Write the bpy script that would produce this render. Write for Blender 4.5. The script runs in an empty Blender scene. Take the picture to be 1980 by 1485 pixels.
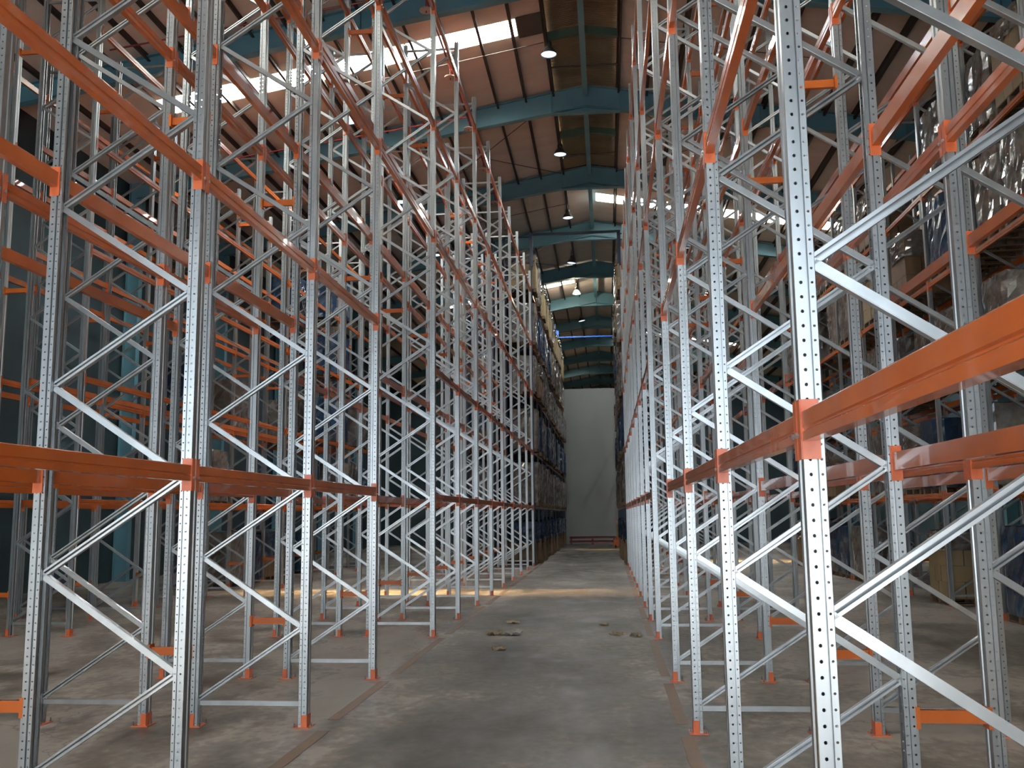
import bpy, math, random
from mathutils import Vector, Matrix

S = bpy.context.scene
COL = S.collection
random.seed(11)

# ------------------------------------------------------------------ camera
F_PX, YAW, PITCH, ROLL, EYE = 1832.54, -0.097876, 0.138069, -0.010969, 1.7508
fw = Vector((math.sin(YAW) * math.cos(PITCH), math.cos(YAW) * math.cos(PITCH), math.sin(PITCH)))
rt = Vector((math.cos(YAW), -math.sin(YAW), 0.0))
up = rt.cross(fw)
c_, s_ = math.cos(ROLL), math.sin(ROLL)
rt2, up2 = c_ * rt + s_ * up, -s_ * rt + c_ * up
cam_data = bpy.data.cameras.new('camera')
cam_data.sensor_fit = 'HORIZONTAL'
cam_data.sensor_width = 36.0
cam_data.lens = F_PX * 36.0 / 1980.0
cam_data.clip_start = 0.05
cam_data.clip_end = 400
cam = bpy.data.objects.new('camera', cam_data)
COL.objects.link(cam)
cam.matrix_world = Matrix(((rt2.x, up2.x, -fw.x, 0), (rt2.y, up2.y, -fw.y, 0), (rt2.z, up2.z, -fw.z, EYE), (0, 0, 0, 1)))
S.camera = cam

# ------------------------------------------------------------------ light
S.view_settings.view_transform = 'Standard'
S.view_settings.look = 'None'
S.view_settings.gamma = 1.0
S.view_settings.use_curve_mapping = False
S.view_settings.exposure = 0.17

world = bpy.data.worlds.new('sky')
S.world = world
world.use_nodes = True
bg = world.node_tree.nodes['Background']
bg.inputs[0].default_value = (0.62, 0.78, 1.0, 1)
bg.inputs[1].default_value = 2.0

sun_data = bpy.data.lights.new('sun', 'SUN')
sun_data.energy = 230.0
sun_data.angle = math.radians(9.0)
sun_data.color = (1.0, 0.93, 0.80)
sun = bpy.data.objects.new('sun', sun_data)
COL.objects.link(sun)
sun.rotation_euler = Vector((0.14, -0.03, -1.0)).to_track_quat('-Z', 'Y').to_euler()

door_light = bpy.data.lights.new('loading_door_daylight', 'AREA')
door_light.shape = 'RECTANGLE'
door_light.size, door_light.size_y = 13.0, 6.0
door_light.energy = 560.0
door_light.color = (0.84, 0.95, 1.0)
dl = bpy.data.objects.new('loading_door_daylight', door_light)
COL.objects.link(dl)
dl.location = (-2.8, -6.9, 3.05)
dl.rotation_euler = (math.radians(90), 0, 0)      # faces +y, into the hall

apron = bpy.data.lights.new('apron_bounce_fill', 'AREA')    # added upward fill for the ceiling, standing in for bounce off unseen ground outside
apron.shape = 'RECTANGLE'
apron.size, apron.size_y = 12.6, 3.0
apron.energy = 700.0
apron.color = (1.0, 0.95, 0.87)
al = bpy.data.objects.new('apron_bounce_fill', apron)
COL.objects.link(al)
al.location = (-2.8, -6.4, 1.0)
al.rotation_euler = (math.radians(155), 0, 0)

# ------------------------------------------------------------------ helpers
class MB:
    """collects boxes, bars, tubes; build() links them as one mesh object"""
    def __init__(self):
        self.v, self.f, self.mi, self.cur = [], [], [], 0
    def face(self, idx):
        self.f.append(idx); self.mi.append(self.cur)
    def quad(self, a, b, c, d):
        n = len(self.v); self.v += [tuple(a), tuple(b), tuple(c), tuple(d)]; self.face((n, n + 1, n + 2, n + 3))
    def hexa(self, p):
        n = len(self.v); self.v += [tuple(q) for q in p]
        for q in ((0, 3, 2, 1), (4, 5, 6, 7), (0, 1, 5, 4), (1, 2, 6, 5), (2, 3, 7, 6), (3, 0, 4, 7)):
            self.face(tuple(n + k for k in q))
    def box(self, x0, x1, y0, y1, z0, z1):
        self.hexa([(x0, y0, z0), (x1, y0, z0), (x1, y1, z0), (x0, y1, z0), (x0, y0, z1), (x1, y0, z1), (x1, y1, z1), (x0, y1, z1)])
    def prism(self, poly, axis, a, b, caps=True):
        """extrude a 2-D polygon along an axis ('x','y','z') from a to b"""
        def P(u, w, t):
            return {'x': (t, u, w), 'y': (u, t, w), 'z': (u, w, t)}[axis]
        n = len(self.v); m = len(poly)
        self.v += [P(u, w, a) for u, w in poly] + [P(u, w, b) for u, w in poly]
        for k in range(m):
            self.face((n + k, n + (k + 1) % m, n + m + (k + 1) % m, n + m + k))
        if caps:
            self.face(tuple(range(n + m - 1, n - 1, -1))); self.face(tuple(range(n + m, n + 2 * m)))
    def bar(self, p, q, w, h, upv=(0, 0, 1)):
        p, q = Vector(p), Vector(q); d = (q - p).normalized()
        s = d.cross(Vector(upv))
        if s.length < 1e-4: s = d.cross(Vector((1, 0, 0)))
        s.normalize(); u = s.cross(d)
        s *= w / 2; u *= h / 2
        self.hexa([p - s - u, p + s - u, p + s + u, p - s + u, q - s - u, q + s - u, q + s + u, q - s + u])
    def tube(self, pts, r, seg=8):
        pts = [Vector(p) for p in pts]; n0 = len(self.v)
        for k, p in enumerate(pts):
            d = (pts[min(k + 1, len(pts) - 1)] - pts[max(k - 1, 0)]).normalized()
            s = d.cross(Vector((0, 0, 1)))
            if s.length < 1e-3: s = Vector((1, 0, 0))
            s.normalize(); u = s.cross(d)
            for j in range(seg):
                a = 2 * math.pi * j / seg
                self.v.append(tuple(p + (s * math.cos(a) + u * math.sin(a)) * r))
        for k in range(len(pts) - 1):
            for j in range(seg):
                a, b = n0 + k * seg + j, n0 + k * seg + (j + 1) % seg
                self.face((a, b, b + seg, a + seg))
        self.face(tuple(range(n0 + seg - 1, n0 - 1, -1)))
        self.face(tuple(range(n0 + (len(pts) - 1) * seg, n0 + len(pts) * seg)))
    def lathe(self, prof, c=(0, 0, 0), seg=24, cap=True):
        n0 = len(self.v)
        for r, z in prof:
            for j in range(seg):
                a = 2 * math.pi * j / seg
                self.v.append((c[0] + r * math.cos(a), c[1] + r * math.sin(a), c[2] + z))
        for k in range(len(prof) - 1):
            for j in range(seg):
                a, b = n0 + k * seg + j, n0 + k * seg + (j + 1) % seg
                self.face((a, b, b + seg, a + seg))
        if cap:
            self.face(tuple(range(n0 + seg - 1, n0 - 1, -1)))
            m = n0 + (len(prof) - 1) * seg
            self.face(tuple(range(m, m + seg)))
    def add(self, other, M):
        n = len(self.v)
        self.v += [tuple(M @ Vector(p)) for p in other.v]
        self.f += [tuple(n + k for k in f) for f in other.f]
        self.mi += [self.cur + k for k in other.mi]
    def mesh(self, name, mats, smooth=False):
        me = bpy.data.meshes.new(name)
        me.from_pydata(self.v, [], self.f)
        for m in (mats if isinstance(mats, (list, tuple)) else [mats]): me.materials.append(m)
        me.polygons.foreach_set('material_index', self.mi)
        if smooth: me.polygons.foreach_set('use_smooth', [True] * len(self.f))
        me.update()
        return me

def link(name, me, parent=None, loc=(0, 0, 0), rotz=0.0):
    o = bpy.data.objects.new(name, me); COL.objects.link(o)
    o.parent = parent; o.location = loc; o.rotation_euler = (0, 0, rotz)
    return o
def tag(o, label, cat, group=None, kind=None):
    o['label'] = label; o['category'] = cat
    if group: o['group'] = group
    if kind: o['kind'] = kind
    return o
def thing(name, label, cat, loc=(0, 0, 0), rotz=0.0, group=None, me=None):
    return tag(link(name, me, None, loc, rotz), label, cat, group)
def struct(name, mb, mats, label=None, cat=None, smooth=False):
    o = link(name, mb.mesh(name, mats, smooth)); o['kind'] = 'structure'
    if label: o['label'] = label
    if cat: o['category'] = cat
    return o
ORD = ['first', 'second', 'third', 'fourth', 'fifth', 'sixth', 'seventh', 'eighth', 'ninth', 'tenth', 'eleventh', 'twelfth',
       'thirteenth', 'fourteenth', 'fifteenth', 'sixteenth', 'seventeenth', 'eighteenth', 'nineteenth', 'twentieth']

# ------------------------------------------------------------------ materials
def new_mat(name):
    m = bpy.data.materials.new(name); m.use_nodes = True
    return m, m.node_tree, m.node_tree.nodes['Principled BSDF']
def noise(nt, scale, detail=4, stretch=None, gen=False):
    tc = nt.nodes.new('ShaderNodeTexCoord'); n = nt.nodes.new('ShaderNodeTexNoise')
    n.inputs['Scale'].default_value = scale; n.inputs['Detail'].default_value = detail
    src = tc.outputs['Object']
    if stretch:
        mp = nt.nodes.new('ShaderNodeMapping'); mp.inputs['Scale'].default_value = stretch
        nt.links.new(src, mp.inputs[0]); src = mp.outputs[0]
    nt.links.new(src, n.inputs['Vector'])
    return n.outputs['Fac']
def ramp(nt, fac, stops):
    r = nt.nodes.new('ShaderNodeValToRGB')
    while len(r.color_ramp.elements) < len(stops): r.color_ramp.elements.new(0.5)
    for e, (p, c) in zip(r.color_ramp.elements, stops): e.position = p; e.color = (*c, 1)
    nt.links.new(fac, r.inputs[0])
    return r.outputs[0]
def bump(nt, bs, fac, strength, dist):
    b = nt.nodes.new('ShaderNodeBump'); b.inputs['Strength'].default_value = strength; b.inputs['Distance'].default_value = dist
    nt.links.new(fac, b.inputs['Height']); nt.links.new(b.outputs[0], bs.inputs['Normal'])
def simple(name, c1, c2=None, rough=0.5, metal=0.0, scale=6.0, bmp=0.0, stretch=None, coat=0.0, spec=None):
    m, nt, bs = new_mat(name)
    c2 = c2 or tuple(0.86 * k for k in c1)
    f = noise(nt, scale, 4, stretch)
    nt.links.new(ramp(nt, f, [(0.35, c2), (0.65, c1)]), bs.inputs['Base Color'])
    bs.inputs['Roughness'].default_value = rough; bs.inputs['Metallic'].default_value = metal
    bs.inputs['Coat Weight'].default_value = coat
    if spec is not None: bs.inputs['Specular IOR Level'].default_value = spec
    if bmp: bump(nt, bs, f, bmp, 0.02)
    return m

ZINC = simple('galvanized_steel', (0.53, 0.555, 0.56), (0.43, 0.45, 0.455), rough=0.33, metal=0.86, scale=9, stretch=(1, 1, 0.25))
ZINC_BRACE = simple('bright_zinc_brace', (0.585, 0.61, 0.615), (0.48, 0.50, 0.505), rough=0.30, metal=0.86, scale=7)
ORANGE = simple('orange_powder_coat', (0.60, 0.140, 0.024), (0.52, 0.115, 0.020), rough=0.26, scale=3, coat=0.4)
ORANGE_PLATE = simple('orange_red_connector', (0.72, 0.17, 0.06), (0.62, 0.13, 0.04), rough=0.35, scale=14, coat=0.3)
NAVY = simple('navy_painted_steel', (0.016, 0.030, 0.060), rough=0.4)
TEAL = simple('teal_painted_steel', (0.135, 0.315, 0.385), (0.115, 0.27, 0.335), rough=0.45, scale=1.2)
GREEN = simple('dull_green_steel', (0.075, 0.130, 0.090), rough=0.5, scale=2)
PURLIN = simple('brown_purlin', (0.060, 0.045, 0.034), (0.045, 0.034, 0.026), rough=0.55, scale=2)
FOIL = simple('faded_insulation_lining', (0.76, 0.645, 0.565), (0.68, 0.575, 0.50), rough=0.6, scale=0.7, stretch=(1, 3, 1))
RED_PIPE = simple('red_sprinkler_pipe', (0.26, 0.022, 0.018), rough=0.4)
RAIL_RED = simple('dark_red_rail_paint', (0.13, 0.016, 0.014), rough=0.4)
CREAM = simple('cream_sprinkler_plate', (0.55, 0.43, 0.36), rough=0.5)
DARK_METAL = simple('dark_cast_housing', (0.075, 0.07, 0.062), rough=0.4, metal=0.3)
REFLECTOR = simple('spun_aluminium', (0.10, 0.10, 0.095), rough=0.32, metal=0.4)
PANEL = simple('white_wall_panel', (0.23, 0.23, 0.22), (0.215, 0.215, 0.205), rough=0.55, scale=0.6)
CLAD = simple('dark_teal_cladding', (0.022, 0.045, 0.058), (0.016, 0.034, 0.045), rough=0.6, scale=1.5)
TAPE = simple('worn_brown_tape', (0.155, 0.085, 0.046), (0.115, 0.076, 0.050), rough=0.6, scale=5)
WOOD = simple('pallet_wood', (0.17, 0.105, 0.055), (0.12, 0.075, 0.04), rough=0.75, scale=8, stretch=(1, 6, 6))
CARTON = simple('brown_carton', (0.19, 0.115, 0.055), (0.145, 0.088, 0.042), rough=0.7, scale=2.5)
CARTON2 = simple('tan_carton', (0.29, 0.21, 0.105), (0.24, 0.17, 0.085), rough=0.65, scale=2.5)
GREYWRAP = simple('grey_stretch_film', (0.22, 0.195, 0.175), (0.11, 0.095, 0.083), rough=0.14, scale=5, bmp=0.8, coat=0.5)
NAVYWRAP = simple('navy_cover_film', (0.014, 0.040, 0.088), (0.010, 0.026, 0.060), rough=0.25, scale=4, bmp=0.7, coat=0.3)
PAPER = simple('crumpled_paper', (0.50, 0.47, 0.42), (0.42, 0.38, 0.32), rough=0.8, scale=20)
KRAFT = simple('torn_cardboard', (0.33, 0.26, 0.16), (0.26, 0.20, 0.12), rough=0.85, scale=20)
BLUE = simple('bright_blue_paint', (0.04, 0.13, 0.55), rough=0.4)
YELLOW = simple('yellow_paint', (0.55, 0.30, 0.05), rough=0.4)
TRUCK_ORANGE = simple('orange_truck_paint', (0.75, 0.16, 0.02), rough=0.35)
RUBBER = simple('black_rubber', (0.02, 0.02, 0.02), rough=0.7)
STEEL = simple('dark_bolt_steel', (0.25, 0.25, 0.25), rough=0.4, metal=0.8)

def corrugated(name, c1, c2, axis='Y', pitch=0.09):
    m, nt, bs = new_mat(name)
    tc = nt.nodes.new('ShaderNodeTexCoord'); w = nt.nodes.new('ShaderNodeTexWave')
    w.bands_direction = axis; w.inputs['Scale'].default_value = 1.0 / pitch / 3.18
    w.inputs['Distortion'].default_value = 0.4
    nt.links.new(tc.outputs['Object'], w.inputs['Vector'])
    f = noise(nt, 1.3, 5)
    nt.links.new(ramp(nt, f, [(0.3, c2), (0.7, c1)]), bs.inputs['Base Color'])
    bs.inputs['Roughness'].default_value = 0.38; bs.inputs['Metallic'].default_value = 0.3
    bump(nt, bs, w.outputs['Fac'], 0.4, 0.03)
    return m
CORRUGATED = corrugated('corrugated_monitor_sheet', (0.30, 0.235, 0.15), (0.19, 0.145, 0.092))

def emit(name, col, strength):
    m, nt, bs = new_mat(name)
    bs.inputs['Base Color'].default_value = (*col, 1)
    bs.inputs['Emission Color'].default_value = (*col, 1); bs.inputs['Emission Strength'].default_value = strength
    return m
LAMP_GLOW = emit('cool_lamp_glow', (0.66, 0.86, 1.0), 1.5)
BELL_GLOW = emit('lit_prismatic_bell', (1.0, 0.98, 0.86), 1.3)

def skylight_material():
    m = bpy.data.materials.new('translucent_rooflight'); m.use_nodes = True
    nt = m.node_tree; nt.nodes.clear()
    out = nt.nodes.new('ShaderNodeOutputMaterial'); mix = nt.nodes.new('ShaderNodeMixShader')
    tr = nt.nodes.new('ShaderNodeBsdfTransparent'); tl = nt.nodes.new('ShaderNodeBsdfTranslucent')
    tr.inputs[0].default_value = (1, 0.74, 0.36, 1); tl.inputs[0].default_value = (0.84, 0.90, 0.94, 1)
    mix.inputs[0].default_value = 0.87
    nt.links.new(tr.outputs[0], mix.inputs[1]); nt.links.new(tl.outputs[0], mix.inputs[2]); nt.links.new(mix.outputs[0], out.inputs[0])
    return m
ROOFLIGHT = skylight_material()

def floor_material():
    m, nt, bs = new_mat('stained_concrete')
    big = noise(nt, 0.45, 8, (1.1, 0.6, 1)); mid = noise(nt, 1.7, 10, (1.15, 0.7, 1)); fine = noise(nt, 10, 8, (1.1, 0.75, 1))
    def math_(op, a, b):
        n = nt.nodes.new('ShaderNodeMath'); n.operation = op
        for k, x in enumerate((a, b)):
            if isinstance(x, (int, float)): n.inputs[k].default_value = x
            else: nt.links.new(x, n.inputs[k])
        return n.outputs[0]
    s = math_('ADD', math_('MULTIPLY', big, 0.55), math_('ADD', math_('MULTIPLY', mid, 0.31), math_('MULTIPLY', fine, 0.14)))
    # traffic wear: the lane driven along the middle of the aisle is darker with grime
    tc = nt.nodes.new('ShaderNodeTexCoord'); sx = nt.nodes.new('ShaderNodeSeparateXYZ')
    nt.links.new(tc.outputs['Object'], sx.inputs[0])
    d = math_('ABSOLUTE', math_('ADD', sx.outputs[0], 0.75), 0)
    lane = nt.nodes.new('ShaderNodeMapRange'); lane.inputs[1].default_value = 0.7; lane.inputs[2].default_value = 1.9
    lane.inputs[3].default_value = -0.085; lane.inputs[4].default_value = 0.014
    nt.links.new(d, lane.inputs[0])
    s2 = math_('ADD', s, lane.outputs[0])
    col = ramp(nt, s2, [(0.39, (0.048, 0.039, 0.031)), (0.445, (0.092, 0.077, 0.063)), (0.505, (0.195, 0.168, 0.143)), (0.545, (0.34, 0.302, 0.264))])
    # cracks
    vo = nt.nodes.new('ShaderNodeTexVoronoi'); vo.feature = 'DISTANCE_TO_EDGE'; vo.inputs['Scale'].default_value = 0.42
    mp = nt.nodes.new('ShaderNodeMapping'); n3 = nt.nodes.new('ShaderNodeTexNoise'); n3.inputs['Scale'].default_value = 2.2; n3.inputs['Detail'].default_value = 6
    nt.links.new(tc.outputs['Object'], n3.inputs['Vector'])
    va = nt.nodes.new('ShaderNodeVectorMath'); va.operation = 'ADD'
    vs = nt.nodes.new('ShaderNodeVectorMath'); vs.operation = 'SCALE'; vs.inputs['Scale'].default_value = 0.6
    nt.links.new(n3.outputs['Color'], vs.inputs[0]); nt.links.new(vs.outputs[0], va.inputs[0]); nt.links.new(tc.outputs['Object'], va.inputs[1])
    nt.links.new(va.outputs[0], vo.inputs['Vector'])
    cr = nt.nodes.new('ShaderNodeMapRange'); cr.inputs[1].default_value = 0.0; cr.inputs[2].default_value = 0.006
    cr.inputs[3].default_value = 0.55; cr.inputs[4].default_value = 0.0
    nt.links.new(vo.outputs['Distance'], cr.inputs[0])
    mx = nt.nodes.new('ShaderNodeMix'); mx.data_type = 'RGBA'
    nt.links.new(cr.outputs[0], mx.inputs[0]); nt.links.new(col, mx.inputs[6]); mx.inputs[7].default_value = (0.05, 0.042, 0.035, 1)
    nt.links.new(mx.outputs[2], bs.inputs['Base Color'])
    rr = nt.nodes.new('ShaderNodeMapRange'); rr.inputs[1].default_value = 0.3; rr.inputs[2].default_value = 0.7
    rr.inputs[3].default_value = 0.30; rr.inputs[4].default_value = 0.55
    nt.links.new(mid, rr.inputs[0]); nt.links.new(rr.outputs[0], bs.inputs['Roughness'])
    bs.inputs['Specular IOR Level'].default_value = 0.22
    bump(nt, bs, fine, 0.12, 0.01)
    return m
CONCRETE = floor_material()

# ------------------------------------------------------------------ layout numbers (metres)
LX, RX = -2.565, 0.650                    # aisle faces of the two rack rows
DEP, GAP, LANE = 1.03, 0.385, 3.2          # frame depth, back-to-back gap, neighbouring lanes
YL = [3.27, 5.68, 8.082, 10.464, 14.094, 16.482, 18.886, 21.284, 23.70, 26.14, 28.557, 30.977, 33.384]
YR = [0.82, 3.223, 5.632, 8.021, 10.425, 13.896, 16.261, 18.653, 21.061, 23.473, 25.88, 28.29, 30.70, 33.11]
LEVELS = [1.925, 3.867, 5.972, 7.788, 9.757]
TOP = 10.55
RIDGE_X, RIDGE_Z, SLOPE = -0.35, 14.30, 0.176
WALL_L, WALL_R, Y0, Y1 = -14.2, 13.5, -7.0, 92.0
RAFT_Y = [26.455 + 6.5 * k for k in range(-5, 10)]
def roof_z(x): return RIDGE_Z - SLOPE * abs(x - RIDGE_X)

# ------------------------------------------------------------------ building shell
b = MB(); b.box(WALL_L, WALL_R, Y0, Y1, -0.2, 0.0)
struct('floor', b, CONCRETE, 'stained grey-brown concrete warehouse floor', 'floor')
b = MB(); b.box(WALL_L - .2, WALL_L, Y0, Y1, 0, 12.2)
struct('wall_left', b, CLAD, 'dark cladding wall beyond the far racks', 'wall')
b = MB(); b.box(WALL_R, WALL_R + .2, Y0, Y1, 0, 12.2)
struct('wall_right', b, CLAD, 'dark side wall behind the loaded racks', 'wall')
b = MB(); b.box(WALL_L, WALL_R, Y1, Y1 + .2, 0, 14.6)
struct('wall_back', b, PANEL, 'end wall beyond the partition', 'wall')
b = MB()
b.box(WALL_L, -9.4, Y0 - .2, Y0, 0, 14.6); b.box(3.8, WALL_R, Y0 - .2, Y0, 0, 14.6); b.box(-9.4, 3.8, Y0 - .2, Y0, 6.1, 14.6)
struct('wall_front', b, PANEL, 'front wall around the open loading door', 'wall')
b = MB()
PY = 58.4
PX0, PX1 = LX - 1.15, RX + 1.15
b.box(PX0, PX1, PY, PY + .15, 0, 9.50)
x = PX0 + .4
while x < PX1:
    b.box(x, x + .025, PY - .008, PY, 0.0, 9.5 if int(x * 10) % 3 else 5.2); x += 1.12
for (sx, sz) in ((-1.15, 9.05), (-1.02, 9.12), (-0.62, 9.0)): b.box(sx, sx + .12, PY - .01, PY, sz, sz + .03)
struct('wall_partition', b, PANEL, 'plain white panel partition wall closing the far end of the aisle', 'wall')

b = MB(); b.box(WALL_L, PX0, PY, PY + .15, 0, 9.50)
struct('wall_lane_left', b, CLAD, 'dark wall closing the lanes left of the partition', 'wall')
b = MB(); b.box(PX1, WALL_R, PY, PY + .15, 0, 9.50)
struct('wall_lane_right', b, CLAD, 'dark wall closing the lanes right of the partition', 'wall')

# roof sheets with rooflight openings
def lights(side):
    # (y0, y1, x_near_ridge, x_far) offsets from the ridge
    if side < 0: return [(1.9, 2.75, 1.7, 11.5), (22.05, 22.90, 1.65, 11.0), (49.1, 49.75, 1.1, 8.0), (74.0, 74.8, 1.0, 9.0)]  # first and last strips are unseen, added for more ambient light
    return [(1.9, 2.75, 1.7, 11.5), (36.0, 36.95, 0.2, 10.0), (62.0, 62.8, 1.0, 9.0)]  # first and last again added out of view to brighten the hall
MON0, MON1, MONW = Y0, 33.0, 0.93                    # raised ridge monitor over the near bays
def roof_sheet(side):
    b = MB(); T = 0.03
    wall = WALL_L if side < 0 else WALL_R
    far = abs(wall - RIDGE_X) + .3
    def q(ya, yb, a, c):
        if c - a < 1e-3 or yb - ya < 1e-3: return
        za, zc = RIDGE_Z - SLOPE * a, RIDGE_Z - SLOPE * c
        xa, xc = RIDGE_X + side * a, RIDGE_X + side * c
        b.hexa([(xa, ya, za), (xc, ya, zc), (xc, yb, zc), (xa, yb, za), (xa, ya, za + T), (xc, ya, zc + T), (xc, yb, zc + T), (xa, yb, za + T)])
    ys = sorted({Y0 - .2, Y1 + .2, MON1} | {v for L in lights(side) for v in L[:2]})
    for ya, yb in zip(ys, ys[1:]):
        m = (ya + yb) / 2; near = MONW if m < MON1 else 0.0
        hole = [L for L in lights(side) if L[0] < m < L[1]]
        if hole: q(ya, yb, near, max(near, hole[0][2])); q(ya, yb, hole[0][3], far)
        else: q(ya, yb, near, far)
    return b
struct('ceiling_left', roof_sheet(-1), FOIL, 'pinkish insulated roof slope above the racks', 'ceiling')
struct('ceiling_right', roof_sheet(1), FOIL, 'insulated roof slope above the loaded racks', 'ceiling')
n_w = 0
for side in (-1, 1):
    for (ya, yb, a, c) in lights(side):
        n_w += 1; b = MB()
        za, zc = RIDGE_Z - SLOPE * a, RIDGE_Z - SLOPE * c
        xa, xc = RIDGE_X + side * a, RIDGE_X + side * c
        b.quad((xa, ya, za + .02), (xc, ya, zc + .02), (xc, yb, zc + .02), (xa, yb, za + .02))
        o = struct('window_%d' % n_w, b, ROOFLIGHT, 'bright translucent rooflight strip across the roof slope', 'rooflight')
# raised monitor along the ridge
b = MB(); H = 0.42
for side in (-1, 1):
    xe = RIDGE_X + side * MONW; ze = RIDGE_Z - SLOPE * MONW
    b.hexa([(RIDGE_X, MON0, RIDGE_Z + H), (xe + side * .1, MON0, ze + H), (xe + side * .1, MON1, ze + H), (RIDGE_X, MON1, RIDGE_Z + H)] +
           [(RIDGE_X, MON0, RIDGE_Z + H + .03), (xe + side * .1, MON0, ze + H + .03), (xe + side * .1, MON1, ze + H + .03), (RIDGE_X, MON1, RIDGE_Z + H + .03)])
    xs = sorted((xe, xe + side * .03)); b.box(xs[0], xs[1], MON0, MON1, ze, ze + H)
b.prism([(RIDGE_X - MONW, RIDGE_Z - .16), (RIDGE_X + MONW, RIDGE_Z - .16), (RIDGE_X + MONW, RIDGE_Z + .3), (RIDGE_X, RIDGE_Z + H), (RIDGE_X - MONW, RIDGE_Z + .3)], 'y', MON1, MON1 + .03)
struct('ceiling_ridge', b, CORRUGATED, 'raised corrugated sheet monitor along the ridge', 'ceiling')

b = MB(); a0, a1 = 0.99, 1.62
b.hexa([(RIDGE_X - a0, 21.95, RIDGE_Z - SLOPE * a0 - .05), (RIDGE_X - a1, 21.95, RIDGE_Z - SLOPE * a1 - .05), (RIDGE_X - a1, 22.95, RIDGE_Z - SLOPE * a1 - .05), (RIDGE_X - a0, 22.95, RIDGE_Z - SLOPE * a0 - .05),
        (RIDGE_X - a0, 21.95, RIDGE_Z - SLOPE * a0 - .02), (RIDGE_X - a1, 21.95, RIDGE_Z - SLOPE * a1 - .02), (RIDGE_X - a1, 22.95, RIDGE_Z - SLOPE * a1 - .02), (RIDGE_X - a0, 22.95, RIDGE_Z - SLOPE * a0 - .02)])
struct('trim_1', b, PURLIN, 'dark board between the ridge monitor and the bright rooflight', 'board')

# portal rafters
def rafter_mesh():
    b = MB()
    for side in (-1, 1):
        def z_top(a): return 14.22 - SLOPE * a
        def z_bot(a): return z_top(a) - (0.66 - 0.016 * a)
        far = 13.6 if side < 0 else 13.6
        P = []
        for a in (0.0, 1.0, far):
            P.append((a, z_top(a), max(z_bot(a), 13.40) if a < 1.0 else z_bot(a)))
        for (a0, t0, b0), (a1, t1, b1) in zip(P, P[1:]):
            x0, x1 = RIDGE_X + side * a0, RIDGE_X + side * a1
            for (ya, yb, ta, tb, ba, bb) in ((-.006, .006, t0, t1, b0, b1), (-.11, .11, t0, t1, t0 - .016, t1 - .016), (-.11, .11, b0 + .016, b1 + .016, b0, b1)):
                b.hexa([(x0, ya, ba), (x1, ya, bb), (x1, yb, bb), (x0, yb, ba), (x0, ya, ta), (x1, ya, tb), (x1, yb, tb), (x0, yb, ta)])
        # haunch under the apex: flat lower plate
        x0, x1 = RIDGE_X, RIDGE_X + side * 1.0
        b.hexa([(x0, -.006, 13.40), (x1, -.006, 13.40), (x1, .006, 13.40), (x0, .006, 13.40), (x0, -.006, 13.62), (x1, -.006, 13.46), (x1, .006, 13.46), (x0, .006, 13.62)])
        xs = sorted((x0, x1)); b.box(xs[0], xs[1], -.11, .11, 13.385, 13.40)
        b.bar((RIDGE_X, -.06, 13.60), (x1, -.06, 13.43), .10, .016)                 # sloping flange seen on the haunch
        b.box(x1 - .008, x1 + .008, -.10, .10, 13.39, z_top(1.0))                    # stiffener
        for a in (5.0, 9.0): b.box(RIDGE_X + side * a - .008, RIDGE_X + side * a + .008, -.10, .10, z_bot(a), z_top(a))
        for a in [1.0 + 1.66 * k for k in range(8)]:                                  # purlin cleats
            b.box(RIDGE_X + side * a - .05, RIDGE_X + side * a + .05, -.05, .05, z_top(a), z_top(a) + .05)
        xc = (WALL_L + .25) if side < 0 else (WALL_R - .25)
        b.box(xc - .2, xc + .2, -.006, .006, 0, 11.9); b.box(xc - .21, xc - .195, -.11, .11, 0, 11.9); b.box(xc + .195, xc + .21, -.11, .11, 0, 11.4)
    b.box(RIDGE_X - .012, RIDGE_X + .012, -.10, .10, 13.40, 14.2)
    return b.mesh('portal_rafter', TEAL)
RAFT = rafter_mesh()
for k, y in enumerate(RAFT_Y):
    o = link('portal_rafter', RAFT, None, (0, y, 0)); o['kind'] = 'structure'
    o['label'] = 'teal steel portal rafter, %s along the roof from the open door' % ORD[k]; o['category'] = 'rafter'

# purlins, ridge strut, monitor frames, rods
for side in (-1, 1):
    b0 = None
    for k in range(15):
        a = 0.93 + 0.83 * k
        if k == 0: a = 0.95
        b = MB(); x = RIDGE_X + side * a; z = roof_z(x)
        b.box(x - .004, x + .004, Y0, Y1, z - .19, z - .005); b.box(x - .004, x + .058, Y0, Y1, z - .19, z - .182); b.box(x - .058, x + .004, Y0, Y1, z - .018, z - .010)
        b.box(x + .05, x + .058, Y0, Y1, z - .19, z - .165)
        struct('purlin', b, PURLIN, '%s dark purlin down the %s roof slope from the ridge' % (ORD[k], 'left' if side < 0 else 'right'), 'purlin')
b = MB(); b.box(RIDGE_X - .06, RIDGE_X + .06, Y0, Y1, 13.92, 14.06)
b.box(RIDGE_X - .075, RIDGE_X + .075, Y0, Y1, 13.90, 13.915)
struct('ridge_strut', b, TEAL, 'grey-teal strut running along under the ridge', 'strut')
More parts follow.
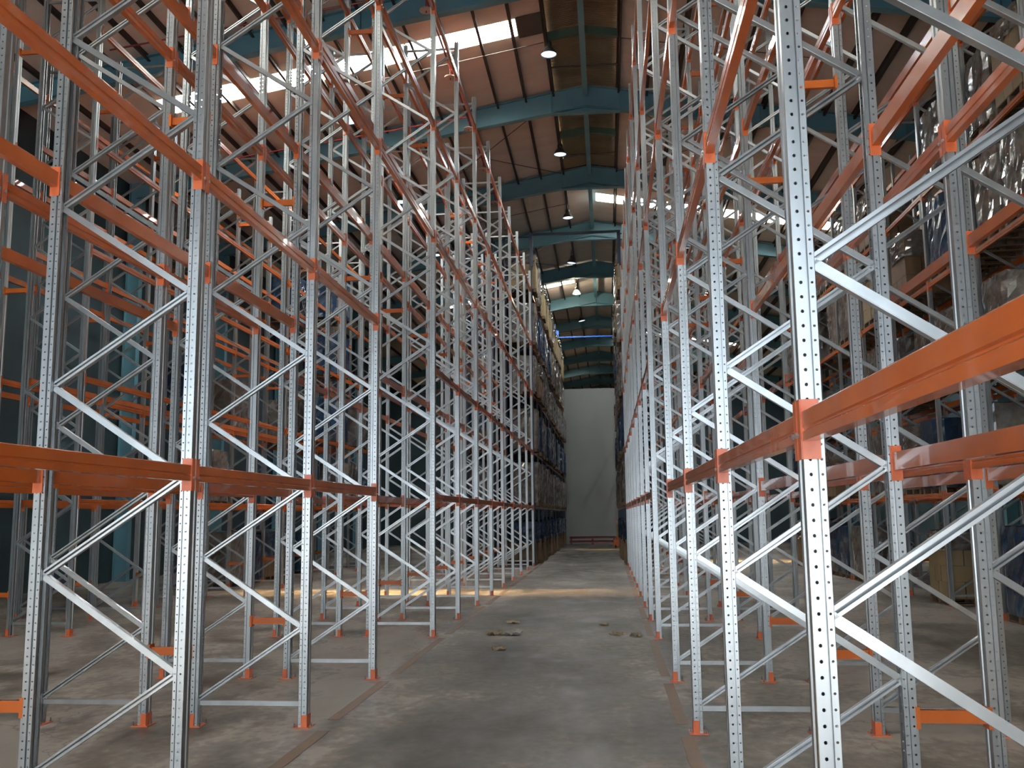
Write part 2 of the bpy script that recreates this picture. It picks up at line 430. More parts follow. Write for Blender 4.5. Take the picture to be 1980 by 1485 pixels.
for k, y in enumerate([23.2 - 6.5 * j for j in range(5)][::-1] + [29.7]):
    b = MB()
    for side in (-1, 1):
        b.hexa([(RIDGE_X, y - .05, 14.12), (RIDGE_X + side * .92, y - .05, 13.98), (RIDGE_X + side * .92, y + .05, 13.98), (RIDGE_X, y + .05, 14.12),
                (RIDGE_X, y - .05, 14.34), (RIDGE_X + side * .92, y - .05, 14.20), (RIDGE_X + side * .92, y + .05, 14.20), (RIDGE_X, y + .05, 14.34)])
    struct('monitor_frame', b, GREEN, 'dull green cross frame in the ridge monitor, %s from the door' % ORD[k], 'frame')
    b = MB(); b.tube([(RIDGE_X - .93, y + 1.7, 14.08), (RIDGE_X + .93, y + 1.7, 14.08)], .022, 6)
    struct('monitor_rod', b, PURLIN, 'thin dark rod across the ridge monitor, %s from the door' % ORD[k], 'rod')
for k, y in enumerate(RAFT_Y[3:11]):
    for side in (-1, 1):
        b = MB()
        xa, xb = RIDGE_X + side * 1.0, RIDGE_X + side * 6.0
        if k % 2 == 0:
            b.tube([(xa, y + .2, roof_z(xa) - .22), (xb, y + 6.2, roof_z(xb) - .22)], .011, 5)
            b.tube([(xb, y + .2, roof_z(xb) - .24), (xa, y + 6.2, roof_z(xa) - .24)], .011, 5)
        else:
            b.tube([(xa, y + 3.2, roof_z(xa) - .20), (xb, y + 3.2, roof_z(xb) - .20)], .012, 5)
        struct('bracing_rod', b, PURLIN, 'thin roof bracing rods in the %s bay, %s slope' % (ORD[k], 'left' if side < 0 else 'right'), 'rod')

# floor tape
for side, xc in ((-1, -2.43), (1, 0.585)):
    b = MB(); ys = YL if side < 0 else YR
    for ya, yb in zip([0.3] + ys, ys + [ys[-1] + 2.4]):
        lo, hi = ya + (.34 if ya > .5 else 0), yb - .10
        n = 8; prev = None
        w = .052
        pts = []
        for k in range(n + 1):
            y = lo + (hi - lo) * k / n
            j = random.uniform(-.006, .006)
            pts.append((y, xc - w + j + (.05 if side < 0 and ya < 8 else 0), xc + w + j + (.05 if side < 0 and ya < 8 else 0)))
        for p, q in zip(pts, pts[1:]):
            b.hexa([(p[1], p[0], .0005), (p[2], p[0], .0005), (q[2], q[0], .0005), (q[1], q[0], .0005), (p[1], p[0], .0025), (p[2], p[0], .0025), (q[2], q[0], .0025), (q[1], q[0], .0025)])
    struct('floor_marking', b, TAPE, 'worn brown floor tape along the feet of the %s aisle row' % ('left' if side < 0 else 'right'), 'floor marking')

# ------------------------------------------------------------------ rack parts
PITCH_H = 0.05
def upright_mesh(top, name, mat, holes=True):
    """perforated sigma upright: outer face at u=0 (local x), web width along local y 0..0.10"""
    b = MB()
    def strip(u0, u1, v, uc, r, flip):
        n = int(round((top - .02) / PITCH_H)); um = (u0 + u1) / 2
        base = len(b.v)
        for k in range(n):
            z0, z1 = k * PITCH_H, (k + 1) * PITCH_H
            if k == n - 1: z1 = top
            zc = k * PITCH_H + PITCH_H / 2
            o = [(u0, z0), (um, z0), (u1, z0), (u1, (z0 + z1) / 2), (u1, z1), (um, z1), (u0, z1), (u0, (z0 + z1) / 2)]
            i = [(uc + r * math.cos(math.radians(225 + 45 * j)), zc + r * math.sin(math.radians(225 + 45 * j))) for j in range(8)]
            m = len(b.v); b.v += [(p[0], v, p[1]) for p in o + i]
            for j in range(8):
                q = (m + j, m + (j + 1) % 8, m + 8 + (j + 1) % 8, m + 8 + j)
                b.face(q if flip else q[::-1])
    def plain(pts):
        for (ua, va), (ub, vb) in zip(pts, pts[1:]):
            b.quad((ua, va, 0), (ub, vb, 0), (ub, vb, top), (ua, va, top))
    W = 0.10
    for (v_, sg) in ((0.0, 1), (W, -1)):
        if holes:
            strip(.002, .042, v_, .023, .0062, sg > 0); strip(.051, .072, v_ + sg * .005, .061, .0047, sg > 0)
        else:
            plain([(.002, v_), (.042, v_)]); plain([(.051, v_ + sg * .005), (.072, v_ + sg * .005)])
        plain([(.042, v_), (.0425, v_ + sg * .022), (.0505, v_ + sg * .022), (.051, v_ + sg * .005)])
        plain([(.072, v_ + sg * .005), (.074, v_ + sg * .008), (.074, v_ + sg * .026)])
        plain([(.002, v_), (0, v_ + sg * .002), (0, v_ + sg * .032), (.007, v_ + sg * .036), (.007, W / 2)])
    return b.mesh(name, mat)
def channel(b, p, q, w, d, opening):
    """lipped C brace from p to q lying in the x-z plane; opening -1 faces -y, +1 faces +y"""
    p, q = Vector(p), Vector(q); t = (q - p).normalized(); n = Vector((-t.z, 0, t.x)); Y = Vector((0, opening, 0))
    prof = [(-w / 2 + .011, d / 2), (-w / 2, d / 2), (-w / 2, -d / 2), (w / 2, -d / 2), (w / 2, d / 2), (w / 2 - .011, d / 2)]
    th = .0025
    for (a0, c0), (a1, c1) in zip(prof, prof[1:]):
        A, B = p + n * a0 + Y * c0, p + n * a1 + Y * c1
        A2, B2 = q + n * a0 + Y * c0, q + n * a1 + Y * c1
        e = (B - A).normalized(); m = t.cross(e) * th
        b.hexa([A - m, B - m, B + m, A + m, A2 - m, B2 - m, B2 + m, A2 + m])
UP = upright_mesh(TOP, 'upright', ZINC)
UP_FAR = upright_mesh(TOP, 'far_upright', ZINC, False)
def foot_mesh():
    b = MB()
    b.box(-.035, .115, -.035, .135, 0.0, .008)
    for v in (-.004, .100): b.box(0, .046, v, v + .004, .008, .105)
    b.box(-.004, 0, -.004, .104, .008, .105)
    return b.mesh('base_plate', ORANGE_PLATE)
BOLT_AT = ((-.02, .05), (.10, .12), (.10, -.02))
_b = MB(); _b.prism([(.009 * math.cos(a * math.pi / 3), .009 * math.sin(a * math.pi / 3)) for a in range(6)], 'z', 0, .014); _b.tube([(0, 0, .01), (0, 0, .034)], .005, 6)
BOLT = _b.mesh('anchor_bolt', STEEL)
_b = MB(); _b.tube([(-.012, 0, 0), (.008, 0, 0)], .006, 6); _b.prism([(.011 * math.cos(a * math.pi / 3), .011 * math.sin(a * math.pi / 3)) for a in range(6)], 'x', -.010, -.003)
PIN = _b.mesh('locking_bolt', ZINC_BRACE)
FOOT = foot_mesh()
def hbrace():
    b = MB(); channel(b, (.05, .05, 0), (DEP - .05, .05, 0), .034, .028, 1); return b.mesh('horizontal_brace', ZINC_BRACE)
def dbrace(rise):
    b = MB(); za, zb = (0, .595) if rise > 0 else (.595, 0)
    channel(b, (.066, .05, za), (DEP - .066, .05, zb), .034, .036, -1 if rise > 0 else 1); return b.mesh('diagonal_brace', ZINC_BRACE)
HB, DB_UP, DB_DN = hbrace(), dbrace(1), dbrace(-1)
N_DIAG = 17
def mb_of(me):
    b = MB(); b.v = [tuple(v.co) for v in me.vertices]; b.f = [tuple(p.vertices) for p in me.polygons]; b.mi = [0] * len(b.f); return b
def merged_frame(up_mesh, mats, top):
    B = MB()
    u, f = mb_of(up_mesh), mb_of(FOOT)
    R = Matrix.Translation((DEP, .10, 0)) @ Matrix.Rotation(math.pi, 4, 'Z')
    B.cur = 0
    B.add(u, Matrix()); B.add(u, R)
    h, d1, d2 = mb_of(HB), mb_of(DB_UP), mb_of(DB_DN)
    B.add(h, Matrix.Translation((0, 0, .19))); B.add(h, Matrix.Translation((0, 0, top - .13)))
    for k in range(int((top - .4) / .595)): B.add(d1 if k % 2 == 0 else d2, Matrix.Translation((0, 0, .225 + .595 * k)))
    B.cur = 1
    B.add(f, Matrix()); B.add(f, R)
    return B.mesh('rack_frame', mats)
FRAME_FAR = merged_frame(UP_FAR, [ZINC, ORANGE_PLATE], TOP)
TOP_B = 12.1
FRAME_NAVY = merged_frame(upright_mesh(TOP_B, 'navy_upright', NAVY, False), [NAVY, NAVY], TOP_B)

def rack_frame(x0, y, label, group, parts):
    """frame across the rack depth; x0 is its lower-x outer face"""
    if not parts: return thing('rack_truss', label, 'rack frame', (x0, y, 0), 0, group, FRAME_FAR)
    t = thing('rack_truss', label, 'rack frame', (x0, y, 0), 0, group)
    for (lx, ly, r) in ((0, 0, 0), (DEP, .10, math.pi)):
        link('upright', UP, t, (lx, ly, 0), r); ft = link('base_plate', FOOT, t, (lx, ly, 0), r)
        if y < 20:
            for (u, v) in BOLT_AT: link('anchor_bolt', BOLT, ft, (u, v, .008))
    link('horizontal_brace', HB, t, (0, 0, .19)); link('horizontal_brace', HB, t, (0, 0, TOP - .13))
    for k in range(N_DIAG): link('diagonal_brace', DB_UP if k % 2 == 0 else DB_DN, t, (0, 0, .225 + .595 * k))
    return t

def beam_mb(L):
    """box-section crossbeam with a pressed step; outer face on local x=0, body towards +x, runs local y 0..L"""
    prof = [(0.0, .0), (.046, .0), (.046, .100), (.004, .100), (0.0, .096), (0.0, .046), (.005, .041), (.005, .036), (0.0, .031)]
    b = MB(); b.prism([(u, w) for u, w in prof], 'y', .004, L - .004)
    return b
def conn_mb(y0, sgn):
    """end connector: plate on the side of the upright plus a lip folded over its outer face"""
    b = MB()
    a, c = (y0, y0 + .004)
    b.box(-.004, .058, a, c, -.06, .14)
    lo, hi = (y0 - .042, y0 + .004) if sgn < 0 else (y0, y0 + .046)
    b.box(-.006, -.002, lo, hi, -.06, .14)
    for z in (-.035, .115): b.box(.018, .030, a - (.004 if sgn < 0 else -.004), c + (.004 if sgn > 0 else -.004), z - .006, z + .006)
    b.box(.022, .044, a - (.003 if sgn < 0 else -.003), c + (.003 if sgn > 0 else -.003), -.030, -.022)
    return b
BEAM, CONN = {}, {}
def beam_assets(L):
    k = round(L, 3)
    if k not in BEAM:
        BEAM[k] = beam_mb(L).mesh('rack_crossbeam', ORANGE)
        CONN[k] = (conn_mb(0.0, -1).mesh('end_connector', ORANGE_PLATE), conn_mb(L - .004, 1).mesh('end_connector', ORANGE_PLATE))
    return BEAM[k], CONN[k]

# ------------------------------------------------------------------ rack rows
rows = [  # name, lower-x outer face, frame ys, description, tunnel bay index, which face is on the aisle (-1 low x, +1 high x), weight
    ('A1', LX - DEP, YL, 'left aisle row', 3, +1, 1.0),
    ('A2', LX - 2 * DEP - GAP, YL, 'row behind left aisle row', 3, -1, 0.55),
    ('C1', RX, YR, 'right aisle row', 4, -1, 1.0),
    ('C2', RX + DEP + GAP, YR, 'row behind right aisle row', 4, +1, 0.55),
    ('B1', LX - 2 * DEP - GAP - LANE - DEP, YL[4:], 'row across the left lane', None, +1, 0.3),
    ('B2', LX - 3 * DEP - 2 * GAP - LANE - DEP, YL[4:], 'far left row', None, -1, 0.2),
    ('D1', RX + 2 * DEP + GAP + LANE, YR[5:], 'row across the right lane', None, -1, 0.3),
    ('D2', RX + 3 * DEP + 2 * GAP + LANE, YR[5:], 'far right row', None, +1, 0.2),
]
beams = []
def screen(p):
    v = Vector(p) - Vector((0, 0, EYE)); z = v.dot(fw)
    if z < .1: return None
    return (990 + F_PX * v.dot(rt2) / z, 742.5 - F_PX * v.dot(up2) / z)
frame_count = 0
for (nm, x0, ys, desc, tun, face, wgt) in rows:
    for k, y in enumerate(ys):
        full = nm in ('A1', 'C1') or (nm in ('A2', 'C2') and y < 20) 
        rack_frame(x0, y, 'galvanized braced upright frame, %s from the door in the %s' % (ORD[k], desc), 'upright frames of the %s' % desc, full)
        frame_count += 1
    for k, (ya, yb) in enumerate(zip(ys, ys[1:])):
        for lv, z in enumerate(LEVELS):
            if tun == k and lv < 2: continue
            for hi in (0, 1):
                L = round(yb - ya - .10, 3)
                L = 3.45 if L > 3 else 2.30 + round((L - 2.30) / .03) * .03
                # place the outer face of the beam flush with the upright's outer face
                bx, by, rz = (x0, ya + .10, 0.0) if hi == 0 else (x0 + DEP, yb, math.pi)
                L = yb - ya - .10
                pa, pb = screen((bx, ya + .1, z + .1)), screen((bx, yb, z + .1))
                area = 0
                if pa and pb:
                    cl = lambda v, m: min(max(v, 0), m)
                    area = math.hypot(cl(pa[0], 1980) - cl(pb[0], 1980), cl(pa[1], 1485) - cl(pb[1], 1485)) * (200.0 / (4 + yb))
                outer = (hi == 1) == (face > 0)
                beams.append((area * wgt * (1.0 if outer else .7), nm, desc, k, lv, outer, (bx, by, z + .06), rz, L))
beams.sort(key=lambda t: -t[0])
rest = MB()
seen_l = {}
for j, (ar, nm, desc, k, lv, outer, loc, rz, L) in enumerate(beams):
    if j < 296 and ar > 0:
        me, (ca, cb) = beam_assets(round(L, 2))
        lab = 'orange crossbeam, %s level, %s face, %s bay, %s' % (ORD[lv], 'front' if outer else 'back', ORD[k], desc)
        o = thing('rack_crossbeam', lab, 'rack crossbeam', loc, rz, 'crossbeams of the %s' % desc, me)
        c1, c2 = link('end_connector', ca, o), link('end_connector', cb, o)
        if j < 90:
            link('locking_bolt', PIN, c1, (-.008, -.019, .02)); link('locking_bolt', PIN, c2, (-.008, L + .019, .02))
    elif ar > 0:
        M = Matrix.Translation(loc) @ Matrix.Rotation(rz, 4, 'Z')
        rest.add(beam_mb(L), M); rest.add(conn_mb(0, -1), M); rest.add(conn_mb(L - .004, 1), M)

# row spacers between back-to-back frames
def spacer_mesh():
    b = MB(); b.box(0.0, GAP, .03, .07, -.035, .035)
    b.box(-.012, 0.012, -.002, .09, -.06, .06); b.box(GAP - .012, GAP + .012, -.002, .09, -.06, .06)
    return b.mesh('row_spacer', ORANGE)
SP = spacer_mesh()
for (nm, x, ys, desc) in (('A', LX - DEP - GAP, YL, 'left'), ('C', RX + DEP, YR, 'right'), ('B', LX - 3 * DEP - GAP * 2 - LANE, YL[4:], 'far left'), ('D', RX + 3 * DEP + GAP + LANE, YR[5:], 'far right')):
    for k, y in enumerate(ys):
        for h, z in enumerate((.62, 5.45, 9.55)):
            thing('row_spacer', 'short orange row spacer %s, %s frame pair of the %s double rack' % (('near floor', 'at mid height', 'near top')[h], ORD[k], desc),
                  'row spacer', (x, y, z), 0, 'row spacers of the %s double rack' % desc, SP)

# ------------------------------------------------------------------ loaded navy racks beyond the empty ones
NAVY_Y = [33.9 + 2.42 * k for k in range(11)]
nb = rest
for side, x0, desc in ((-1, LX - DEP, 'left'), (1, RX, 'right')):
    for k, y in enumerate(NAVY_Y):
        thing('rack_truss', 'dark navy upright frame, %s of the loaded %s rack' % (ORD[k], desc), 'rack frame', (x0, y, 0), 0, 'navy upright frames', FRAME_NAVY)
    for ya, yb in zip(NAVY_Y, NAVY_Y[1:]):
        for z in LEVELS:
            for hi in (0, 1):
                M = Matrix.Translation((x0, ya + .1, z + .06)) if hi == 0 else Matrix.Translation((x0 + DEP, yb, z + .06)) @ Matrix.Rotation(math.pi, 4, 'Z')
                nb.add(beam_mb(yb - ya - .1), M)
b = MB()
b.box(LX, RX, -.04, .04, -.04, .04)
for x in (LX, RX - .06): b.box(x, x + .06, -.04, .04, -1.2, -.04)
thing('portal_tie', 'dark navy tie bar spanning the aisle between loaded rack tops', 'tie bar', (0, 33.95, 12.06), 0, None, b.mesh('portal_tie', NAVY))
b = MB(); b.box(LX - .1, RX + .1, -.03, .03, -.03, .03)
t = thing('aisle_tie', 'bright blue bar across the aisle high above the far loads', 'tie bar', (0, NAVY_Y[7] + .05, 11.36), 0, None, b.mesh('aisle_tie', BLUE))
b = MB(); b.box(LX - .12, LX + .16, -.1, .1, .03, .36); link('end_block', b.mesh('end_block', BLUE), t)

# pallet loads
def pallet_mesh():
    b = MB()
    for k in range(7): b.box(-.5 + k * .153, -.5 + k * .153 + .085, -.5, .5, .118, .14)
    for y in (-.5, -.05, .4): b.box(-.5, .5, y, y + .1, .096, .118)
    for x in (-.5, -.05, .4):
        for y in (-.5, -.05, .4): b.box(x, x + .1, y, y + .1, .02, .096)
    for x in (-.5, -.05, .4): b.box(x, x + .1, -.5, .5, 0, .02)
    return b.mesh('pallet', WOOD)
PAL = pallet_mesh()
def cartons_mesh(h, mat, rnd):
    b = MB(); nz = max(2, int(h / .32)); dz = h / nz
    for k in range(nz):
        nx = 3 if k % 2 else 2; ny = 2 if k % 2 else 3
        for i in range(nx):
            for j in range(ny):
                w, d = 1.0 / nx, 1.0 / ny; g = rnd.uniform(.004, .014)
                b.box(-.5 + i * w + g, -.5 + (i + 1) * w - g, -.5 + j * d + g, -.5 + (j + 1) * d - g, .14 + k * dz, .14 + (k + 1) * dz - .006)
    return b.mesh('carton_stack', mat)
def film_mesh(z0, z1, half, rnd, mat, name, puff=.035):
    """wrinkled film around a stack: a rounded box of rings with random folds and a closed top"""
    b = MB(); n = 32; rings = 9; n0 = 0
    for k in range(rings + 2):
        t = min(k, rings) / rings; z = z0 + (z1 - z0) * t; sh = 1.0 if k <= rings else .55
        for j in range(n):
            a = 2 * math.pi * j / n; c, s = math.cos(a), math.sin(a); m = (abs(c) ** 8 + abs(s) ** 8) ** (-1 / 8)
            r = half * m * (1 + rnd.uniform(-puff, puff)) * sh
            b.v.append((r * c, r * s, z + rnd.uniform(-.02, .02) * (k > 0) + (.03 if k > rings else 0)))
    for k in range(rings + 1):
        for j in range(n):
            a, c = k * n + j, k * n + (j + 1) % n; b.face((a, c, c + n, a + n))
    b.face(tuple(range((rings + 1) * n, (rings + 2) * n)))
    return b.mesh(name, mat)
rnd = random.Random(5)
KINDS = []
for v in range(2):
    KINDS.append(('brown cartons under grey film', [('carton_stack', cartons_mesh(1.18, CARTON, rnd)), ('film_hood', film_mesh(.95, 1.52, .525, rnd, GREYWRAP, 'film_hood'))]))
    KINDS.append(('pallet in shiny grey film', [('stretch_film', film_mesh(.12, 1.55, .52, rnd, GREYWRAP, 'stretch_film'))]))
    KINDS.append(('brown cartons under navy cover', [('carton_stack', cartons_mesh(.82, CARTON, rnd)), ('navy_cover', film_mesh(.80, 1.56, .52, rnd, NAVYWRAP, 'navy_cover'))]))
    KINDS.append(('pallet in navy film', [('navy_film', film_mesh(.12, 1.5, .52, rnd, NAVYWRAP, 'navy_film'))]))
    KINDS.append(('tan cartons under loose film', [('carton_stack', cartons_mesh(1.3, CARTON2, rnd)), ('film_hood', film_mesh(1.1, 1.48, .522, rnd, GREYWRAP, 'film_hood', .05))]))
def load(kind, x, y, z, where, group, scale=1.0):
    d, parts = KINDS[kind]
    t = thing('pallet_load', d + ', ' + where, 'pallet load', (x, y, z), rnd.choice((0, math.pi / 2, math.pi)), group)
    t.scale = (1.0, 1.0, scale)
    link('pallet', PAL, t)
    for n, me in parts: link(n, me, t)
    return t
PER_LEVEL = {0: [2, 7, 2, 7, 2, 7], 1: [1, 6, 1, 0, 1, 6], 2: [3, 1, 8, 3, 6, 8], 3: [6, 1, 5, 6, 1, 6], 4: [1, 6, 3, 1, 8, 1], 5: [4, 9, 4, 1, 9, 4]}
DECK = [0.0] + [z + .06 + .10 for z in LEVELS]
for side, xc, desc in ((-1, LX - DEP / 2 + .02, 'left'), (1, RX + DEP / 2 - .02, 'right')):
    for k, (ya, yb) in enumerate(zip(NAVY_Y, NAVY_Y[1:])):
        for lv in range(6):
            for h in (0, 1):
                if side > 0 and k > 6: continue
                kd = PER_LEVEL[lv][(k * 2 + h + rnd.randrange(2)) % 6]
                sc = rnd.uniform(.92, 1.04) * (1.0 if lv != 3 else .92)
                load(kd, xc + rnd.uniform(.02, .16) * -side, ya + .68 + 1.16 * h, DECK[lv], '%s half, %s bay, %s, loaded %s rack' % (('near', 'far')[h], ORD[k], ('on the floor', 'first level', 'second level', 'third level', 'fourth level', 'top level')[lv], desc),
                     'pallet loads of the loaded %s rack' % desc, sc)
# the loaded rack backing the left one, seen between the empty frames
xb = LX - 2 * DEP - GAP
for k, y in enumerate(NAVY_Y[:6]):
    thing('rack_truss', 'dark navy upright frame, %s of the loaded rack behind the left one' % ORD[k], 'rack frame', (xb, y, 0), 0, 'navy upright frames', FRAME_NAVY)
for k, (ya, yb) in enumerate(zip(NAVY_Y[:5], NAVY_Y[1:6])):
    for z in LEVELS:
        rest.add(beam_mb(yb - ya - .1), Matrix.Translation((xb, ya + .1, z + .06)))
    for lv in range(6):
        for h in (0, 1):
            if k > 2 and h: continue
            load(rnd.choice((3, 8, 6, 2, 7, 1)), xb + DEP / 2, ya + .68 + 1.16 * h, DECK[lv], '%s half, %s bay, %s, back left loaded rack' % (('near', 'far')[h], ORD[k], ('on the floor', 'first level', 'second level', 'third level', 'fourth level', 'top level')[lv]),
                 'pallet loads of the back left rack', rnd.uniform(.9, 1.0))
# scattered loads in the rows across the neighbouring lanes
for (nm, x0, ys, desc, kmin, prob) in (('B1', rows[4][1], YL[4:], 'row across left lane', 6, .35), ('B2', rows[5][1], YL[4:], 'far left row', 3, .4), ('D1', rows[6][1], YR[5:], 'row across right lane', 0, .62)):
    for k, (ya, yb) in enumerate(zip(ys, ys[1:])):
        if k < kmin: continue
        for lv in range(5):
            for h in (0, 1):
                if rnd.random() > prob: continue
                load(rnd.choice((1, 3, 6, 8, 2, 3) if nm[0] == 'B' else (1, 6, 1, 0, 3, 4, 6)), x0 + DEP / 2, ya + .68 + 1.14 * h, DECK[lv], '%s half, %s bay, %s, %s' % (('near', 'far')[h], ORD[k], ('on the floor', 'first level', 'second level', 'third level', 'fourth level')[lv], desc),
                     'pallet loads in the %s' % desc, rnd.uniform(.85, 1.0))

o = link('distant_rack_crossbeams', rest.mesh('distant_rack_crossbeams', ORANGE)); tag(o, 'many small orange crossbeams deep in the side racks and the loaded racks', 'rack crossbeam', None, 'stuff')

# ------------------------------------------------------------------ lamps
def lamp_parts(lit_bell):
    hk = MB(); hk.tube([(0, 0, .35), (0, 0, .50)], .012, 6); hk.tube([(-.05, 0, .50), (.05, 0, .50)], .012, 6)
    hs = MB(); hs.lathe([(.070, .215), (.085, .235), (.085, .34), (.05, .36)], seg=16)
    rf = MB(); rf.lathe([(.205, 0.0), (.198, .03), (.178, .085), (.140, .15), (.095, .205), (.070, .22)], seg=28, cap=False)
    if lit_bell:
        gl = MB(); gl.lathe([(.19, .008), (.05, -.012)], seg=28)
    else:
        gl = MB(); gl.lathe([(.196, .022), (.14, .012), (.02, .008)], seg=28)
    return (hk.mesh('hook_rod', DARK_METAL), hs.mesh('gear_housing', DARK_METAL, True), rf.mesh('reflector', BELL_GLOW if lit_bell else REFLECTOR, True), gl.mesh('diffuser', BELL_GLOW if lit_bell else LAMP_GLOW))
LP, LPB = lamp_parts(False), lamp_parts(True)
def lamp(x, y, z, label, bell=False, tilt=(0, 0)):
    t = thing('high_bay_lamp', label, 'lamp', (x, y, z), 0, 'high bay lamps under the roof')
    hk, hs, rf, gl = LPB if bell else LP
    L = roof_z(x) - .19 - z
    h = link('hook_rod', hk, t); h.scale = (1, 1, 1); h.location.z = max(0.0, min(L, .5) - .5)
    if L > .55:
        m = MB(); m.tube([(0, 0, .5), (0, 0, L)], .011, 6); link('drop_rod', m.mesh('drop_rod', DARK_METAL), t)
    for n, me in (('gear_housing', hs), ('reflector', rf), ('diffuser', gl)):
        o = link(n, me, t); o.rotation_euler = (tilt[0], tilt[1], 0)
    ld = bpy.data.lights.new('lamp_light', 'SPOT'); ld.energy = 560; ld.color = (0.86, 0.95, 1.0); ld.spot_size = math.radians(150); ld.spot_blend = 0.4; ld.shadow_soft_size = 0.15
    if bell:
        pd = bpy.data.lights.new('bell_glow', 'POINT'); pd.energy = 130; pd.color = (1.0, 0.9, 0.68); pd.shadow_soft_size = 0.12
        po = bpy.data.objects.new('bell_glow', pd); COL.objects.link(po); po.location = (x, y, z - .2)
    lo = bpy.data.objects.new('lamp_light', ld); COL.objects.link(lo); lo.location = (x, y, z - .03)
    return t
centre = [(-1.225, 23.205, 13.60), (-1.252, 29.705, 13.43), (-1.267, 36.205, 13.36), (-1.369, 42.705, 13.28), (-1.335, 49.205, 13.36), (-1.238, 55.705, 13.22)]
for k, (x, y, z) in enumerate(centre):
    lamp(x, y, z, 'lit prismatic bell lamp, fifth along the aisle under the ridge' if k == 4 else 'round high bay lamp with glowing underside, %s along the aisle under the ridge' % ORD[k],
         k == 4, ((0, 0), (.0, .0), (.0, -.03), (.0, .12), (0, 0), (0, -.18))[k])
for k in range(5):
    lamp(-6.52, 23.205 + 6.5 * k, 12.05, 'round high bay lamp above the left racks, %s from the door end' % ORD[k])
    lamp(4.12, 26.7 + 6.5 * k, 12.36, 'round high bay lamp above the right racks, %s from the door end' % ORD[k])

# ------------------------------------------------------------------ sprinklers
for xs, desc in ((-3.64, 'left'), (0.98, 'right')):
    b = MB(); b.tube([(xs, Y0 + .2, 12.86), (xs, 57.5, 12.86)], .028, 8)
    for y in RAFT_Y[:10]: b.tube([(xs, y, 12.86), (xs, y, roof_z(xs) - .2)], .008, 5)
    thing('sprinkler_pipe', 'thin red sprinkler pipe running above the %s racks' % desc, 'pipe', (0, 0, 0), 0, None, b.mesh('sprinkler_pipe', RED_PIPE))
    for k in range(10):
        y = 9.35 + 3.2 * k
        t = thing('ceiling_sprinkler', 'cream sprinkler plate, %s from the door end under the %s red pipe' % (ORD[k], desc), 'sprinkler', (xs, y, 12.6), 0, 'sprinkler plates under the roof')
        m = MB(); m.lathe([(.15, 0), (.14, .03), (.04, .05)], seg=18); link('shield_plate', m.mesh('shield_plate', CREAM), t)
        m = MB(); m.tube([(0, 0, .04), (0, 0, .24)], .014, 6); m.tube([(0, 0, -.05), (0, 0, 0)], .012, 6); link('drop_pipe', m.mesh('drop_pipe', RED_PIPE), t)
for k, y in enumerate((18.6, 25.1, 31.5)):
    b = MB(); b.tube([(-11, y, 12.95 - .18 * 0), (-3.64, y, 12.95)], .022, 6) if False else b.tube([(-10.6, y, 11.95), (-3.64, y, 12.86)], .02, 6)
    thing('sprinkler_branch', 'thin red branch pipe crossing above the left racks, %s from the door' % ORD[k], 'pipe', (0, 0, 0), 0, 'red branch pipes', b.mesh('sprinkler_branch', RED_PIPE))

# ------------------------------------------------------------------ small things on the floor
def scrap(name, label, x, y, sx, sy, mat, seed, h=.05):
    r = random.Random(seed); b = MB(); n = 7
    for i in range(n):
        for j in range(n):
            u, v = i / (n - 1) - .5, j / (n - 1) - .5
            edge = max(abs(u), abs(v)) * 2
            b.v.append((u * sx + r.uniform(-.012, .012), v * sy + r.uniform(-.012, .012), .004 + max(0, r.uniform(-.2, 1.0)) * h * (0.35 + .65 * edge)))
    for i in range(n - 1):
        for j in range(n - 1): b.face((i * n + j, (i + 1) * n + j, (i + 1) * n + j + 1, i * n + j + 1))
    me = b.mesh(name, mat)
    o = thing(name, label, 'litter', (x, y, 0), r.uniform(-.6, .6), None, me)
    s = o.modifiers.new('thick', 'SOLIDIFY'); s.thickness = .002; s.offset = 1
    return o
scrap('paper_scrap', 'crumpled whitish paper on the aisle floor, largest of the litter', -1.42, 14.38, .24, .22, PAPER, 3, .075)
scrap('cardboard_scrap', 'torn cardboard piece beside the whitish paper on the floor', -1.70, 14.40, .26, .18, KRAFT, 4, .06)
scrap('cardboard_scrap', 'small folded cardboard scrap alone in front of the paper', -1.47, 12.76, .17, .12, KRAFT, 5, .05)
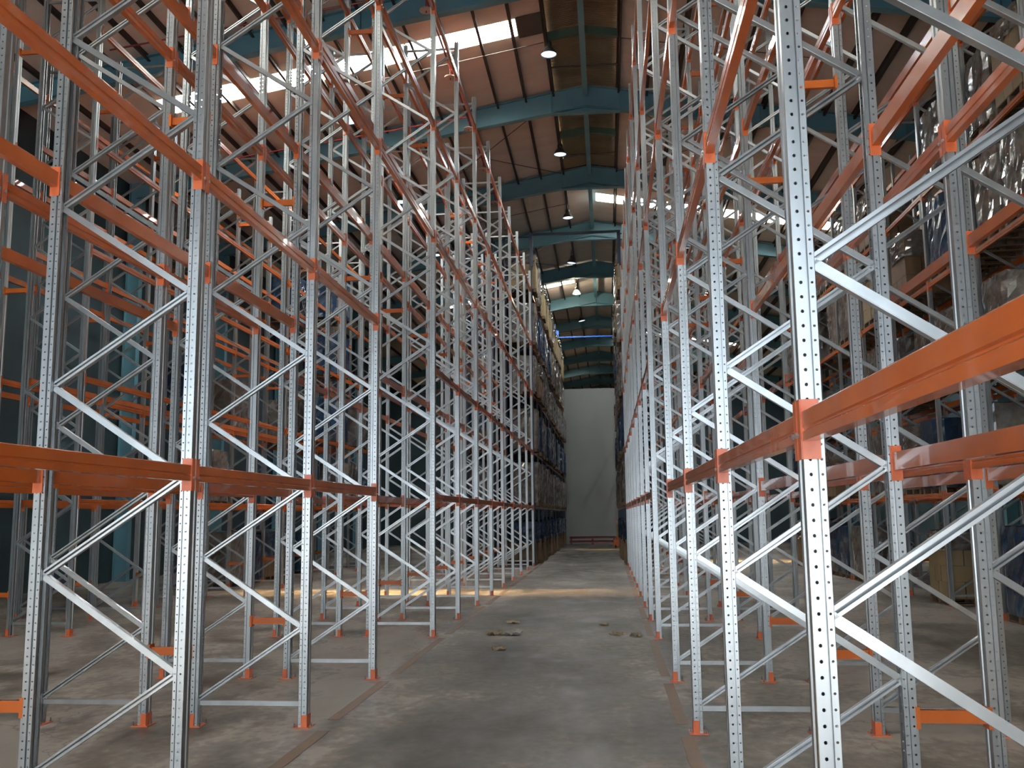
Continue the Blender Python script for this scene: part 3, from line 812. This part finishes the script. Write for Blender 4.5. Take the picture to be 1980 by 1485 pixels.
scrap('cardboard_scrap', 'dark flat cardboard piece just behind the whitish paper', -1.60, 16.0, .22, .26, KRAFT, 6, .02)
scrap('cardboard_scrap', 'curled brown scrap near the middle of the aisle', 0.09, 14.36, .17, .13, KRAFT, 7, .05)
scrap('cardboard_scrap', 'upturned tan scrap close to the right row feet', 0.37, 14.20, .17, .12, KRAFT, 8, .06)
scrap('cardboard_scrap', 'brown scrap behind the curled one, third on the right side', -0.10, 15.6, .14, .14, KRAFT, 9, .04)

# guard rail by the partition
t = thing('guard_rail', 'low dark red guard rail in front of the partition wall', 'guard rail', (-.92, 58.05, 0))
for x in (-1.28, 0, 1.28):
    m = MB(); m.box(x - .05, x + .05, -.05, .05, 0, .46); m.box(x - .1, x + .1, -.1, .1, 0, .012); link('post', m.mesh('post', RAIL_RED), t)
for z in (.16, .40):
    m = MB(); m.prism([(-.10, z - .07), (-.06, z - .07), (-.05, z), (-.06, z + .07), (-.10, z + .07), (-.08, z)], 'x', -1.38, 1.38); link('rail', m.mesh('rail', RAIL_RED), t)

# hand pallet truck beside the right rack
t = thing('hand_pallet_truck', 'orange hand pallet truck with upright yellow pole at right rack end', 'pallet truck', (.50, 51.3, 0))
m = MB()
m.box(-.22, -.06, .2, 1.2, .06, .12); m.box(.06, .22, .2, 1.2, .06, .12); link('fork', m.mesh('fork', TRUCK_ORANGE), t)
m = MB(); m.box(-.2, .2, .0, .2, .08, .42); m.lathe([(.09, .42), (.08, .55), (.05, .6)], (0, .08, 0), 12); link('pump_body', m.mesh('pump_body', TRUCK_ORANGE), t)
m = MB(); m.tube([(0, .02, .5), (0, -.05, 1.25)], .03, 8); link('pole', m.mesh('pole', YELLOW), t)
m = MB(); m.tube([(0, -.05, 1.25), (-.13, -.06, 1.32), (-.13, -.08, 1.46), (.13, -.08, 1.46), (.13, -.06, 1.32), (0, -.05, 1.25)], .018, 6); link('handle_loop', m.mesh('handle_loop', TRUCK_ORANGE), t)
for x in (-.1, .1):
    m = MB(); m.tube([(x - .03, .06, .09), (x + .03, .06, .09)], .09, 14); link('wheel', m.mesh('wheel', RUBBER), t)
